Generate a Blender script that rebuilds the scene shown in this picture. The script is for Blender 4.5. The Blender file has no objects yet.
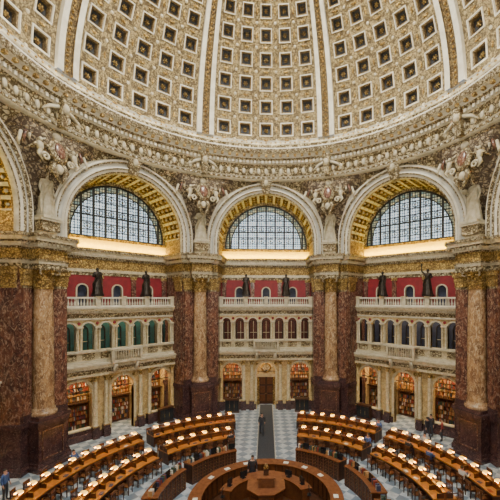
import bpy, math, random
from mathutils import Matrix, Vector
random.seed(7)
S=bpy.context.scene
COL=S.collection
pi=math.pi
rad=math.radians
CAMH=11.0; CAMD=17.2; FPX=341.0
A=15.24; HB=6.31; VR=16.5

# ---------------------------------------------------------------- materials
MATS={}
def _mix(nt,fac,a,b,blend='MIX'):
    n=nt.nodes.new('ShaderNodeMix'); n.data_type='RGBA'; n.blend_type=blend
    for s,v in ((n.inputs[0],fac),(n.inputs[6],a),(n.inputs[7],b)):
        if isinstance(v,(int,float)): s.default_value=v
        elif isinstance(v,tuple): s.default_value=(v[0],v[1],v[2],1)
        else: nt.links.new(v,s)
    return n.outputs[2]
def base(name,rough=.6,metal=0):
    m=bpy.data.materials.new(name); m.use_nodes=True
    nt=m.node_tree; b=nt.nodes['Principled BSDF']
    b.inputs['Roughness'].default_value=rough; b.inputs['Metallic'].default_value=metal
    tc=nt.nodes.new('ShaderNodeTexCoord'); MATS[name]=m
    return m,nt,b,tc.outputs['Object']
def ramp(nt,src,p0,p1):
    r=nt.nodes.new('ShaderNodeMapRange'); r.inputs[1].default_value=p0; r.inputs[2].default_value=p1
    nt.links.new(src,r.inputs[0]); return r.outputs[0]
def noise(nt,co,sc,det=4,rough=.6,dist=0):
    n=nt.nodes.new('ShaderNodeTexNoise'); n.inputs['Scale'].default_value=sc; n.inputs['Detail'].default_value=det
    n.inputs['Roughness'].default_value=rough; n.inputs['Distortion'].default_value=dist
    nt.links.new(co,n.inputs['Vector']); return n.outputs['Fac']
def voro(nt,co,sc,feat='DISTANCE_TO_EDGE'):
    n=nt.nodes.new('ShaderNodeTexVoronoi'); n.feature=feat; n.inputs['Scale'].default_value=sc
    nt.links.new(co,n.inputs['Vector']); return n.outputs['Distance']
def bump(nt,b,h,st=.5,d=.05):
    n=nt.nodes.new('ShaderNodeBump'); n.inputs['Strength'].default_value=st; n.inputs['Distance'].default_value=d
    nt.links.new(h,n.inputs['Height']); nt.links.new(n.outputs[0],b.inputs['Normal'])
def simple(name,c1,c2=None,sc=2,rough=.6,metal=0,bp=0,p0=.35,p1=.65):
    m,nt,b,co=base(name,rough,metal)
    c2=c2 or tuple(x*.8 for x in c1)
    f=noise(nt,co,sc)
    nt.links.new(_mix(nt,ramp(nt,f,p0,p1),c1,c2),b.inputs['Base Color'])
    if bp: bump(nt,b,f,bp)
    return m
def ornate(name,hi,lo,sc=4,rough=.5,metal=0,st=.8,w=.12):
    m,nt,b,co=base(name,rough,metal)
    n=noise(nt,co,sc*.9,3,.6,1.2)
    v=voro(nt,co,sc)
    f=ramp(nt,v,.02,w)
    g=ramp(nt,n,.43,.53)
    mm=nt.nodes.new('ShaderNodeMath'); mm.operation='MULTIPLY'
    nt.links.new(f,mm.inputs[0]); nt.links.new(g,mm.inputs[1])
    nt.links.new(_mix(nt,mm.outputs[0],lo,hi),b.inputs['Base Color'])
    bump(nt,b,mm.outputs[0],st,.1)
    return m
def marble(name,c1,c2,vein,sc=1.2,rough=.25,stretch=1.0,v0=.53,v1=.64):
    m,nt,b,co=base(name,rough)
    mp=nt.nodes.new('ShaderNodeMapping'); mp.inputs['Scale'].default_value=(1,1,stretch); nt.links.new(co,mp.inputs[0]); co=mp.outputs[0]
    f=noise(nt,co,sc,6,.7,1.5); g=noise(nt,co,sc*2.3,8,.75,2.5)
    c=_mix(nt,ramp(nt,f,.40,.58),c1,c2)
    c=_mix(nt,ramp(nt,g,v0,v1),c,vein)
    nt.links.new(c,b.inputs['Base Color']); return m
def emis(name,col,st,rough=.5):
    m,nt,b,co=base(name,rough)
    b.inputs['Base Color'].default_value=(*col,1)
    b.inputs['Emission Color'].default_value=(*col,1); b.inputs['Emission Strength'].default_value=st
    return m
simple('white_stucco',(.60,.55,.42),(.42,.37,.26),2.5,.6,0,.2)
simple('rib_white',(.70,.67,.58),(.56,.52,.42),1.5,.6,0,.1)
simple('grey_stucco',(.50,.49,.45),(.36,.35,.31),1.2,.6)
ornate('carved_cream',(.62,.53,.34),(.10,.068,.026),3.2)
ornate('carved_fine',(.62,.53,.34),(.12,.078,.03),5)
ornate('gilt',(.60,.38,.09),(.15,.075,.015),5,.4,.3)
ornate('gilt_light',(.68,.48,.16),(.20,.115,.03),5,.45,.2)
ornate('gilt_rib',(.40,.28,.11),(.08,.048,.018),6,.5,.1)
ornate('dome_field',(.37,.285,.135),(.085,.055,.02),4.5,.6,0,.6,.08)
ornate('dome_step',(.34,.24,.10),(.11,.065,.025),8,.5,.1)
ornate('spandrel_brown',(.36,.29,.19),(.075,.048,.03),3.0,.6)
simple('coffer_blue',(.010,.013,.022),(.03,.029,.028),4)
marble('dark_marble',(.17,.070,.046),(.060,.028,.025),(.36,.235,.165),1.4,.22,.6,.51,.62)
marble('base_marble',(.085,.042,.042),(.04,.023,.027),(.18,.11,.10),1.6)
marble('tan_marble',(.44,.275,.14),(.18,.10,.055),(.62,.48,.31),1.5,.22,.5,.50,.62)
marble('siena',(.60,.45,.21),(.36,.25,.10),(.72,.61,.39),1.8,.35)
marble('pale_marble',(.62,.54,.37),(.43,.36,.22),(.72,.67,.53),2.4,.35)
simple('crimson_wall',(.25,.014,.024),(.18,.012,.02),3,.6)
simple('cove_glow_yellow',(.85,.62,.05),(.75,.50,.04),4,.6)  # yellow strip-lamp glow painted into the wall colour below the windows
simple('bronze',(.022,.018,.016),(.05,.04,.033),6,.4,.6)
simple('lead',(.012,.015,.02),(.02,.025,.03),6,.5)
simple('plaster_statue',(.54,.50,.39),(.36,.32,.22),4,.6,0,.2)
simple('dark_wood',(.075,.028,.012),(.04,.015,.007),5,.4)
simple('wood',(.18,.065,.022),(.11,.038,.012),6,.35)
simple('wood_top',(.42,.18,.038),(.28,.11,.024),6,.3)
simple('counter_top',(.22,.08,.03),(.14,.05,.02),5,.25)
simple('carpet_dark',(.025,.032,.04),(.045,.045,.055),8,.9)
simple('carpet_edge',(.42,.41,.37),(.33,.32,.29),8,.9)
simple('gallery_teal',(.02,.12,.115),(.025,.07,.07),3)  # teal colour of the panelled gallery back wall
simple('gallery_red',(.10,.022,.018),(.06,.013,.012),3)  # dark red colour of the gallery back wall
simple('gallery_blue',(.045,.06,.11),(.028,.03,.06),3)  # dark blue gallery wall colour, also the panel behind the recess openings
simple('paper',(.7,.69,.64),(.6,.59,.54),3)
simple('book_red',(.26,.04,.025)); simple('book_tan',(.50,.28,.11)); simple('book_green',(.05,.09,.06)); simple('book_blue',(.05,.06,.13))
simple('skin',(.55,.32,.22),(.5,.28,.2)); simple('hair_dark',(.03,.02,.015)); simple('shirt_blue',(.05,.11,.32))
simple('shirt_dark',(.03,.03,.04)); simple('shirt_white',(.6,.6,.6)); simple('trousers',(.03,.035,.05)); simple('shoes',(.02,.015,.012))
simple('shirt_red',(.35,.05,.04))
emis('lamp_amber',(1.0,.55,.08),2.0)
emis('lamp_under',(1.0,.50,.09),34.0)
simple('screen_dark',(.015,.018,.022),None,3,.2)
simple('pane_ochre',(.30,.22,.07),(.10,.14,.09),4,.3)
def glassmat(name,c1,c2,st):
    m,nt,b,co=base(name,.3)
    br=nt.nodes.new('ShaderNodeTexBrick'); br.offset=0
    mp=nt.nodes.new('ShaderNodeMapping'); mp.inputs['Rotation'].default_value=(rad(90),0,0)
    nt.links.new(co,mp.inputs[0]); nt.links.new(mp.outputs[0],br.inputs['Vector'])
    br.inputs['Scale'].default_value=1; br.inputs['Brick Width'].default_value=.235; br.inputs['Row Height'].default_value=.235
    br.inputs['Mortar Size'].default_value=.028; br.inputs['Color1'].default_value=(*c1,1); br.inputs['Color2'].default_value=(*c2,1)
    br.inputs['Mortar'].default_value=(.02,.025,.03,1)
    nt.links.new(br.outputs['Color'],b.inputs['Emission Color']); nt.links.new(br.outputs['Color'],b.inputs['Base Color'])
    b.inputs['Emission Strength'].default_value=st
glassmat('leaded_glass',(.74,.88,.98),(.36,.48,.56),1.6)
glassmat('leaded_border',(.55,.50,.28),(.13,.22,.22),.8)
def floormat():
    m,nt,b,co=base('floor_tiles',.3)
    def chk(sc,rot,c1,c2):
        ch=nt.nodes.new('ShaderNodeTexChecker'); ch.inputs['Scale'].default_value=sc
        mp=nt.nodes.new('ShaderNodeMapping'); mp.inputs['Rotation'].default_value=(0,0,rad(rot)); mp.inputs['Location'].default_value=(0,0,.31)
        nt.links.new(co,mp.inputs[0]); nt.links.new(mp.outputs[0],ch.inputs['Vector'])
        ch.inputs['Color1'].default_value=(*c1,1); ch.inputs['Color2'].default_value=(*c2,1); return ch
    c1=chk(1.7,45,(.15,.20,.26),(.50,.54,.58)); c2=chk(1.7,0,(0,0,0),(1,1,1))
    n=noise(nt,co,2.2,5)
    f=nt.nodes.new('ShaderNodeMath'); f.operation='MULTIPLY'; nt.links.new(c2.outputs['Fac'],f.inputs[0]); f.inputs[1].default_value=.35
    c=_mix(nt,f.outputs[0],c1.outputs['Color'],(.24,.32,.40))
    c=_mix(nt,ramp(nt,n,.48,.85),c,(.18,.20,.24))
    nt.links.new(c,b.inputs['Base Color'])
floormat()

# ---------------------------------------------------------------- mesh builder
class MB:
    def __init__(s): s.v=[];s.f=[];s.mi=[];s.sm=[];s.mats=[];s.M=Matrix()
    def k(s,m):
        if m not in s.mats: s.mats.append(m)
        return s.mats.index(m)
    def p(s,x,y,z):
        q=s.M@Vector((x,y,z)); s.v.append((q.x,q.y,q.z)); return len(s.v)-1
    def face(s,idx,m,sm=False): s.f.append(tuple(idx)); s.mi.append(s.k(m)); s.sm.append(sm)
    def quad(s,a,b,c,d,m): s.face([s.p(*a),s.p(*b),s.p(*c),s.p(*d)],m)
    def box(s,x0,x1,y0,y1,z0,z1,m):
        i=[s.p(x,y,z) for z in (z0,z1) for x,y in ((x0,y0),(x1,y0),(x1,y1),(x0,y1))]
        for q in ((3,2,1,0),(4,5,6,7),(0,1,5,4),(1,2,6,5),(2,3,7,6),(3,0,4,7)): s.face([i[j] for j in q],m)
    def prism(s,poly,z0,z1,m,cap=True):
        n=len(poly); a=[s.p(x,y,z0) for x,y in poly]; b=[s.p(x,y,z1) for x,y in poly]
        for i in range(n): j=(i+1)%n; s.face([a[i],a[j],b[j],b[i]],m)
        if cap: s.face(b,m); s.face(a[::-1],m)
    def frustum(s,p0,z0,p1,z1,m):
        n=len(p0); a=[s.p(x,y,z0) for x,y in p0]; b=[s.p(x,y,z1) for x,y in p1]
        for i in range(n): j=(i+1)%n; s.face([a[i],a[j],b[j],b[i]],m)
        s.face(b,m); s.face(a[::-1],m)
    def rows(s,rows,m,closed=False,sm=True,mf=None):
        ids=[[s.p(*q) for q in r] for r in rows]; n=len(ids[0])
        for i in range(len(ids)-1):
            for j in range(n if closed else n-1):
                k=(j+1)%n
                s.face([ids[i][j],ids[i][k],ids[i+1][k],ids[i+1][j]],mf(i,j) if mf else m,sm)
        return ids
    def lathe(s,cx,cy,prof,n,m,sm=True,cap=True,mf=None):
        ids=s.rows([[(cx+r*math.cos(2*pi*j/n),cy+r*math.sin(2*pi*j/n),z) for j in range(n)] for r,z in prof],m,True,sm,mf)
        if cap: s.face(ids[-1],m if not mf else mf(len(prof)-2,0)); s.face(ids[0][::-1],m if not mf else mf(0,0))
    def ell(s,c,r,m,n=12,h=8):
        s.rows([[(c[0]+r[0]*math.sin(pi*(i+.001)/(h+.002))*math.cos(2*pi*j/n),c[1]+r[1]*math.sin(pi*(i+.001)/(h+.002))*math.sin(2*pi*j/n),c[2]-r[2]*math.cos(pi*i/h)) for j in range(n)] for i in range(h+1)],m,True,True)
    def tube(s,pts,rs,m,n=8):
        rows=[]
        for i,p in enumerate(pts):
            p=Vector(p); d=(Vector(pts[min(i+1,len(pts)-1)])-Vector(pts[max(i-1,0)])).normalized()
            u=d.orthogonal().normalized() if i==0 else (u-d*u.dot(d)).normalized()
            w=d.cross(u); r=rs[i] if isinstance(rs,(list,tuple)) else rs
            rows.append([tuple(p+u*r*math.cos(2*pi*j/n)+w*r*math.sin(2*pi*j/n)) for j in range(n)])
        ids=s.rows(rows,m,True,True); s.face(ids[0][::-1],m); s.face(ids[-1],m)
    def polar(s,r0,r1,a0,a1,z0,z1,m,n=None):
        n=n or max(1,int(abs(a1-a0)/2.5))
        rows=[[],[],[],[]]
        P=lambda r,a,z:(r*math.sin(rad(a)),r*math.cos(rad(a)),z)
        for i in range(n+1):
            a=a0+(a1-a0)*i/n
            for q,(r,z) in enumerate(((r0,z0),(r1,z0),(r1,z1),(r0,z1))): rows[q].append(P(r,a,z))
        ids=[[s.p(*q) for q in r] for r in rows]
        for q in range(4):
            for i in range(n): s.face([ids[q][i],ids[(q+1)%4][i],ids[(q+1)%4][i+1],ids[q][i+1]],m)
        s.face([ids[q][0] for q in range(4)],m); s.face([ids[q][-1] for q in range(4)][::-1],m)
    def addmesh(s,me,mf):
        o=len(s.v)
        for v in me.vertices: s.p(*v.co)
        for p in me.polygons: s.face([o+i for i in p.vertices],mf(p.center),True)
    def mesh(s,name):
        me=bpy.data.meshes.new(name); me.from_pydata(s.v,[],s.f)
        for m in s.mats: me.materials.append(MATS[m])
        me.polygons.foreach_set('material_index',s.mi); me.polygons.foreach_set('use_smooth',s.sm)
        me.update(); return me
def obj(name,me,loc=(0,0,0),rz=0,parent=None,sc=1):
    o=bpy.data.objects.new(name,me); COL.objects.link(o); o.location=loc; o.rotation_euler=(0,0,rz); o.scale=(sc,sc,sc)
    if parent: o.parent=parent
    return o

# ---------------------------------------------------------------- arch helpers
ZC=16.45; ZCOR=15.1
def archpath(r,n=40,zc=ZC,zb=ZCOR):
    return [(-r,zb)]+[(-r*math.cos(pi*i/n),zc+r*math.sin(pi*i/n)) for i in range(n+1)]+[(r,zb)]
def archwall(mb,x0,x1,z0,z1,yf,yb,arches,m,mrev=None,n=14):
    mrev=mrev or m
    xs=x0
    for (cx,hw,zb,zs) in sorted(arches):
        mb.box(xs,cx-hw,yf,yb,z0,z1,m)
        if zb>z0: mb.box(cx-hw,cx+hw,yf,yb,z0,zb,m)
        pts=[(cx-hw*math.cos(pi*i/n),zs+hw*math.sin(pi*i/n)) for i in range(n+1)]
        for y in (yf,yb):
            for i in range(n):
                (a,b),(c,d)=pts[i],pts[i+1]
                mb.quad((a,y,b),(c,y,d),(c,y,z1),(a,y,z1),m)
        full=[(cx-hw,zb)]+pts+[(cx+hw,zb)]
        for i in range(len(full)-1):
            (a,b),(c,d)=full[i],full[i+1]
            mb.quad((a,yf,b),(c,yf,d),(c,yb,d),(a,yb,b),mrev)
        mb.quad((cx-hw,yf,z1),(cx+hw,yf,z1),(cx+hw,yb,z1),(cx-hw,yb,z1),m)
        xs=cx+hw
    mb.box(xs,x1,yf,yb,z0,z1,m)
def archband(mb,cx,zs,r0,r1,y0,y1,zb,m,n=14):
    P=lambda r:[(cx-r,zb)]+[(cx-r*math.cos(pi*i/n),zs+r*math.sin(pi*i/n)) for i in range(n+1)]+[(cx+r,zb)]
    a,b=P(r0),P(r1)
    mb.rows([[(x,y1,z) for x,z in b],[(x,y0,z) for x,z in b],[(x,y0,z) for x,z in a],[(x,y1,z) for x,z in a]],m,False,False)
def column(mb,x,y,z0,z1,r,m,mc,n=10,cap=.35):
    h=z1-z0
    mb.box(x-r*1.4,x+r*1.4,y-r*1.4,y+r*1.4,z0,z0+r*.5,mc)
    mb.lathe(x,y,[(r*1.3,z0+r*.5),(r*1.35,z0+r*.8),(r*1.05,z0+r*1.1),(r,z0+r*1.2),(r*.98,z0+h*.5),(r*.86,z1-cap)],n,m,True,False)
    mb.lathe(x,y,[(r*.95,z1-cap),(r*.95,z1-cap*.8),(r*1.1,z1-cap*.5),(r*1.5,z1-cap*.15)],n,mc,True,False)
    mb.box(x-r*1.5,x+r*1.5,y-r*1.5,y+r*1.5,z1-cap*.18,z1,mc)

# ---------------------------------------------------------------- ARCH (per bay)
mb=MB()
prof=[(5.50,.02),(5.50,-.24),(5.40,-.32),(5.32,-.30),(5.24,-.10),(4.98,-.10),(4.93,-.22),(4.84,-.26),(4.78,-.12),(4.62,-.04),(4.50,-.02),(4.50,.30)]
pm=['white_stucco','rib_white','rib_white','carved_fine','grey_stucco','rib_white','rib_white','carved_fine','rib_white','carved_fine','white_stucco']
mb.rows([[(x,A+y,z) for x,z in archpath(r)] for r,y in prof],'',False,True,lambda i,j:pm[i])
for i in range(61):
    a=pi*i/60
    c=(-5.27*math.cos(a),A-.2,ZC+5.27*math.sin(a)); mb.ell(c,(.07,.07,.07),'carved_fine',6,4)
NA=18; ys=[.30,.42,1.02,1.14,1.74,1.86,2.46,2.58,2.95]
angs=[]
for i in range(NA):
    a0=180*i/NA; angs+= [a0,a0+1.6,a0+180/NA-1.6]
angs.append(180)
def sp(a,r): 
    return (-r*math.cos(rad(a)),ZC+r*math.sin(rad(a)))
for yi in range(len(ys)-1):
    y0,y1=ys[yi],ys[yi+1]; rec=(yi%2==1)
    for ai in range(len(angs)-1):
        a0,a1=angs[ai],angs[ai+1]
        (x0,z0),(x1,z1)=sp(a0,4.5),sp(a1,4.5)
        if rec and ai%3==1:
            X0,Z0=sp(a0,4.70); X1,Z1=sp(a1,4.70)
            mb.quad((X0,A+y0,Z0),(X1,A+y0,Z1),(X1,A+y1,Z1),(X0,A+y1,Z0),'gilt')
            mb.quad((x0,A+y0,z0),(x1,A+y0,z1),(X1,A+y0,Z1),(X0,A+y0,Z0),'gilt')
            mb.quad((x0,A+y1,z0),(x1,A+y1,z1),(X1,A+y1,Z1),(X0,A+y1,Z0),'gilt')
            mb.quad((x0,A+y0,z0),(x0,A+y1,z0),(X0,A+y1,Z0),(X0,A+y0,Z0),'gilt')
            mb.quad((x1,A+y0,z1),(x1,A+y1,z1),(X1,A+y1,Z1),(X1,A+y0,Z1),'gilt')
            cx,cz=sp((a0+a1)/2,4.62); mb.ell((cx,A+(y0+y1)/2,cz),(.12,.12,.12),'white_stucco',8,4)
        else:
            mb.quad((x0,A+y0,z0),(x1,A+y0,z1),(x1,A+y1,z1),(x0,A+y1,z0),'gilt_light' if not rec else 'white_stucco')
for sx in (-1,1):
    mb.quad((sx*4.5,A+.3,ZCOR),(sx*4.5,A+2.95,ZCOR),(sx*4.5,A+2.95,ZC),(sx*4.5,A+.3,ZC),'gilt_light')
def pend(x,z,d):
    w=min(1,max(0,d/1.3)); h=min(1,max(0,(z-16.6)/4.8)); w=w*w*(3-2*w)*h*h*(3-2*h)
    r=math.hypot(x,A); r2=r+(min(14.80,r)-r)*w
    return (x*r2/r,A*r2/r,z)
ZT=22.1
rows=[];N=48
for i in range(N+1):
    a=pi*i/N; c,s_=-math.cos(a),math.sin(a)
    t=min(HB/abs(c) if abs(c)>1e-6 else 99,(ZT-ZC)/s_ if s_>1e-6 else 99)
    row=[]
    for j in range(9):
        q=5.49+(max(t,5.5)-5.49)*j/8
        row.append(pend(c*q,ZC+s_*q,q-5.49))
    rows.append(row)
mb.rows(rows,'',False,True,lambda i,j:'rib_white' if j==0 else 'carved_cream' if j==7 or abs(i-N/2)<9 else 'spandrel_brown')
for sx in (-1,1):
    mb.quad((sx*5.49,A,ZCOR),(sx*HB,A,ZCOR),(sx*HB,A,ZC),(sx*5.49,A,ZC),'grey_stucco')
mb.frustum([(-.32,A-.35),(.32,A-.35),(.32,A+.2),(-.32,A+.2)],ZC+4.45,[(-.5,A-.62),(.5,A-.62),(.5,A+.2),(-.5,A+.2)],ZT-.1,'carved_fine')
mb.ell((0,A-.62,ZC+5.35),(.22,.22,.32),'white_stucco')
for sx in (-1,1):
    mb.tube([(sx*.3,A-.4,ZC+5.5),(sx*.8,A-.35,ZC+5.72),(sx*1.3,A-.25,ZC+5.62),(sx*1.7,A-.2,ZC+5.35)],[.2,.2,.14,.05],'carved_fine')
archM=mb.mesh('coffered_archway')
for k in range(8):
    obj('coffered_archway',archM,rz=-rad(45*k))

# cartouches at the corners
mb=MB()
yc=14.75
mb.M=Matrix.Translation((0,yc+.1,20.5))@Matrix.Rotation(rad(-13),4,'X')
mb.ell((0,-.2,0),(.62,.28,.85),'carved_fine',16,10)
mb.ell((0,-.42,0),(.36,.12,.55),'dark_marble',16,8)
for sx in (-1,1):
    for (cx,cz,r0) in ((.95,.75,.36),(.85,-.6,.28)):
        pts=[];rs=[]
        for i in range(16):
            t=i/15*2.6*pi; rr=r0*(1-.75*i/15)
            pts.append((sx*(cx+rr*math.cos(t)),-.15,cz+rr*math.sin(t))); rs.append(.09*(1-.4*i/15))
        mb.tube(pts,rs,'white_stucco',6)
    mb.tube([(sx*.5,-.1,1.0),(sx*1.2,-.15,1.3),(sx*2.0,.0,1.15),(sx*2.7,.15,.7)],[.18,.24,.18,.05],'carved_fine')
    for q in range(5):
        mb.tube([(sx*(.7+.35*q),-.05,1.2-.04*q*q),(sx*(.9+.35*q),-.02,.75-.05*q*q),(sx*(.85+.35*q),.1,.45-.05*q*q)],[.1,.1,.03],'dark_marble' if q%2 else 'white_stucco',6)
    mb.tube([(sx*.5,-.1,.2),(sx*1.2,-.1,.2),(sx*1.75,.05,-.25)],[.14,.14,.04],'carved_fine')
    mb.tube([(sx*.3,-.1,-.8),(sx*.45,-.1,-1.3),(sx*.05,-.05,-2.1)],[.14,.18,.06],'carved_fine')
    mb.ell((sx*1.15,-.2,-.05),(.2,.18,.34),'white_stucco',8,6); mb.ell((sx*1.12,-.28,.38),(.13,.13,.15),'white_stucco',8,6)
    mb.tube([(sx*1.15,-.2,-.25),(sx*1.35,-.2,-.6),(sx*1.1,-.15,-.9)],[.12,.1,.05],'white_stucco',6)
mb.ell((0,-.3,1.0),(.28,.25,.3),'white_stucco')
mb.ell((0,-.1,-1.15),(.24,.2,.34),'white_stucco')
carM=mb.mesh('spandrel_cartouche')
for k in range(8):
    obj('spandrel_cartouche',carM,rz=-rad(22.5+45*k))

# ---------------------------------------------------------------- PIER
c22,s22=math.cos(rad(22.5)),math.sin(rad(22.5))
def outline(off,hb=.85,yf=15.18,W=1.70,block=True,dep=3.3):
    def R(s,n_):
        return (c22*s+s22*n_, VR-s22*s+c22*n_)
    G=R(W+off,dep); E=R(W+off,-off)
    right=[G,E]
    if block:
        s=(hb+off+s22*off)/c22
        K=R(s,-off); H=(hb+off,yf-off); right+=[K,H]
    left=[(-x,y) for x,y in right[::-1]]
    if not block: 
        m=[(0,VR-off/c22)]
        return right+m+left
    return right+left
mb=MB()
for off,z0,z1,m in ((.22,0,.35,'base_marble'),(.14,.35,.55,'base_marble'),(.06,.55,2.75,'base_marble'),(.14,2.75,2.9,'base_marble'),(.20,2.9,3.2,'base_marble')):
    mb.prism(outline(off),z0,z1,m)
for x0,x1,z0,z1 in ((-.72,.72,.75,.83),(-.72,.72,2.5,2.58),(-.72,-.64,.75,2.58),(.64,.72,.75,2.58)):
    mb.box(x0,x1,15.07,15.14,z0,z1,'dark_marble')
mb.prism(outline(0,block=False),3.2,13.0,'dark_marble',False)
def wing(mb,s0,s1,n0,n1,z0,z1,m):
    for sx in (-1,1):
        P=lambda s,n_:(sx*(c22*s+s22*n_),VR-s22*s+c22*n_)
        pts=[P(s0,n0),P(s1,n0),P(s1,n1),P(s0,n1)]
        if sx<0: pts=pts[::-1]
        mb.prism(pts,z0,z1,m)
wing(mb,.86,1.62,-.14,0,3.2,11.7,'dark_marble')
wing(mb,.80,1.68,-.2,0,3.2,3.65,'base_marble')
wing(mb,1.70,1.76,.25,1.2,3.2,11.7,'dark_marble')
for i,(o,z0,z1) in enumerate(((.0,11.7,11.85),(.05,11.85,12.2),(.1,12.2,12.6),(.2,12.6,12.9),(.26,12.9,13.02))):
    wing(mb,.84-o*.3,1.64+o*.6,-.16-o,0,z0,z1,'gilt_light' if i not in(0,4) else 'carved_fine')
    wing(mb,1.70,1.76+o,.2-o*.4,1.25+o*.4,z0,z1,'gilt_light')
cy=16.0
mb.box(-.82,.82,cy-.8,cy+.5,3.2,3.4,'base_marble')
mb.lathe(0,cy,[(.78,3.4),(.82,3.5),(.78,3.62),(.68,3.66),(.70,3.8),(.64,3.88)],24,'tan_marble',True,False)
mb.lathe(0,cy,[(.62,3.88),(.615,6.5),(.59,9),(.54,11.7)],24,'tan_marble',True,False)
mb.lathe(0,cy,[(.60,11.65),(.60,11.75),(.54,11.8),(.55,12.3),(.66,12.7),(.85,12.9)],24,'gilt',True,False)
for row,(zb,h,o) in enumerate(((11.8,.5,.16),(12.1,.6,.26))):
    for j in range(10):
        a=2*pi*(j+.5*row)/10
        def L(r,w,z):
            return [(r*math.cos(a)-w*math.sin(a),cy+r*math.sin(a)+w*math.cos(a),z),(r*math.cos(a)+w*math.sin(a),cy+r*math.sin(a)-w*math.cos(a),z)]
        mb.rows([L(.57,.14,zb),L(.60,.15,zb+h*.6),L(.60+o*.8,.12,zb+h),L(.60+o,.07,zb+h*.85)],'gilt_light',False,True)
for sx in (-1,1):
    for sy in (-1,1):
        pts=[(sx*(.55+.12*math.cos(t)),cy+sy*(.55+.12*math.cos(t)),12.75+.13*math.sin(t)) for t in [i*.6 for i in range(11)]]
        mb.tube(pts,.06,'white_stucco',6)
mb.box(-.8,.8,cy-.8,cy+.4,12.88,13.02,'carved_fine')
for off,z0,z1,m in ((.0,13.0,13.25,'carved_cream'),(.05,13.25,13.45,'white_stucco'),(.1,13.45,13.55,'carved_fine'),(.02,13.55,14.2,'gilt_light'),(.1,14.2,14.3,'carved_fine'),(.22,14.3,14.45,'white_stucco'),(.34,14.56,14.66,'carved_fine'),(.5,14.66,14.9,'pale_marble'),(.6,14.9,15.1,'carved_fine')):
    mb.prism(outline(off),z0,z1,m)
mb.prism(outline(.22),14.45,14.56,'pale_marble')
for sx in (-1,1):
    for i in range(4):
        s=1.1+i*.22
        x,y=sx*(c22*s-s22*.3),VR-s22*s-c22*.3
        mb.box(x-.06,x+.06,y-.06,y+.1,14.42,14.56,'white_stucco')
for i in range(8):
    x=-.95+i*.27; mb.box(x-.07,x+.07,14.82,15.0,14.42,14.56,'white_stucco')
mb.prism(outline(-.15,.7,15.3),15.1,15.45,'pale_marble')
mb.box(-.62,.62,15.25,16.35,15.45,16.1,'carved_fine')
mb.box(-.72,.72,15.17,16.4,16.1,16.25,'white_stucco')
pierM=mb.mesh('marble_pier')
for k in range(8):
    obj('marble_pier',pierM,rz=-rad(22.5+45*k))

# ---------------------------------------------------------------- BACK WALL of recess
mb=MB()
archwall(mb,-4.75,4.75,10.0,12.95,A+2.95,A+3.15,[(-2.75,.36,10.35,11.8),(0,.36,10.35,11.8),(2.75,.36,10.35,11.8)],'crimson_wall','white_stucco',10)
mb.box(-4.75,4.75,A+3.3,A+3.4,10.0,12.95,'gallery_blue')
for cx in (-2.75,0,2.75):
    archband(mb,cx,11.8,.36,.47,A+2.86,A+2.97,10.35,'white_stucco',10)
for cx in (-4.3,-1.4,1.4,4.3):
    mb.box(cx-.2,cx+.2,A+2.83,A+2.96,10.3,12.7,'dark_marble'); mb.box(cx-.27,cx+.27,A+2.8,A+2.96,12.7,12.95,'gilt_light')
for d,z0,z1,m in ((.0,12.95,13.2,'carved_cream'),(.06,13.2,13.45,'pale_marble'),(.02,13.45,14.25,'gilt_light'),(.12,14.25,14.45,'carved_fine'),(.3,14.6,14.85,'pale_marble'),(.42,14.85,15.1,'carved_fine')):
    mb.box(-4.75,4.75,A+2.9-d,A+3.15,z0,z1,m)
mb.box(-4.75,4.75,A+2.72,A+3.15,14.45,14.6,'pale_marble')
for i in range(44):
    x=-4.6+i*.214; mb.box(x-.06,x+.06,A+2.62,A+2.74,14.45,14.6,'white_stucco')
mb.box(-4.75,4.75,A+2.9,A+3.15,15.1,15.9,'cove_glow_yellow')
mb.box(-4.75,4.75,A+2.82,A+3.15,15.9,16.1,'gilt')
P=archpath(4.7,40,ZC,16.1); Q=archpath(4.22,40,ZC,16.1)
mb.rows([[(x,A+2.93,z) for x,z in P],[(x,A+2.93,z) for x,z in Q],[(x,A+3.1,z) for x,z in Q]],'carved_fine',False,False)
wallM=mb.mesh('wall_recess')
names=['north','northeast','east','southeast','south','southwest','west','northwest']
for k in range(8): obj('wall_'+names[k],wallM,rz=-rad(45*k))

# ---------------------------------------------------------------- LUNETTE WINDOW
mb=MB()
yg=A+3.05
n=40
arc=[(-4.22*math.cos(pi*i/n),ZC+4.22*math.sin(pi*i/n)) for i in range(n+1)]
bot=[mb.p(-4.22,yg,16.1)]+[mb.p(x,yg,z) for x,z in arc]+[mb.p(4.22,yg,16.1)]
mb.face(bot,'leaded_glass')
a_=archpath(3.62,40,ZC,16.1); b_=archpath(4.2,40,ZC,16.1)
mb.rows([[(x,yg-.01,z) for x,z in a_],[(x,yg-.01,z) for x,z in b_]],'leaded_border',False,False)
def hgt(x,r=4.22): return ZC+math.sqrt(max(0,r*r-x*x))
for i in range(-4,5):
    x=i*.94
    if abs(x)<4.2: mb.box(x-.09,x+.09,yg-.13,yg-.02,16.1,hgt(x),'lead')
for i in range(-9,10):
    x=i*.47
    if abs(x)<4.2 and i%2: mb.box(x-.025,x+.025,yg-.08,yg-.02,16.1,hgt(x),'lead')
for j,z in enumerate([16.12,16.7,17.3,17.9,18.5,19.1,19.7]):
    w=4.2 if z<ZC else math.sqrt(4.22**2-(z-ZC)**2)
    t=.06 if j in(0,3) else .025
    mb.box(-w,w,yg-.1,yg-.02,z-t,z+t,'lead')
for r0,r1 in ((4.06,4.24),(3.56,3.66)):
    a=archpath(r0,40,ZC,16.1); b=archpath(r1,40,ZC,16.1)
    mb.rows([[(x,yg-.12,z) for x,z in a],[(x,yg-.12,z) for x,z in b]],'lead',False,False)
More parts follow.
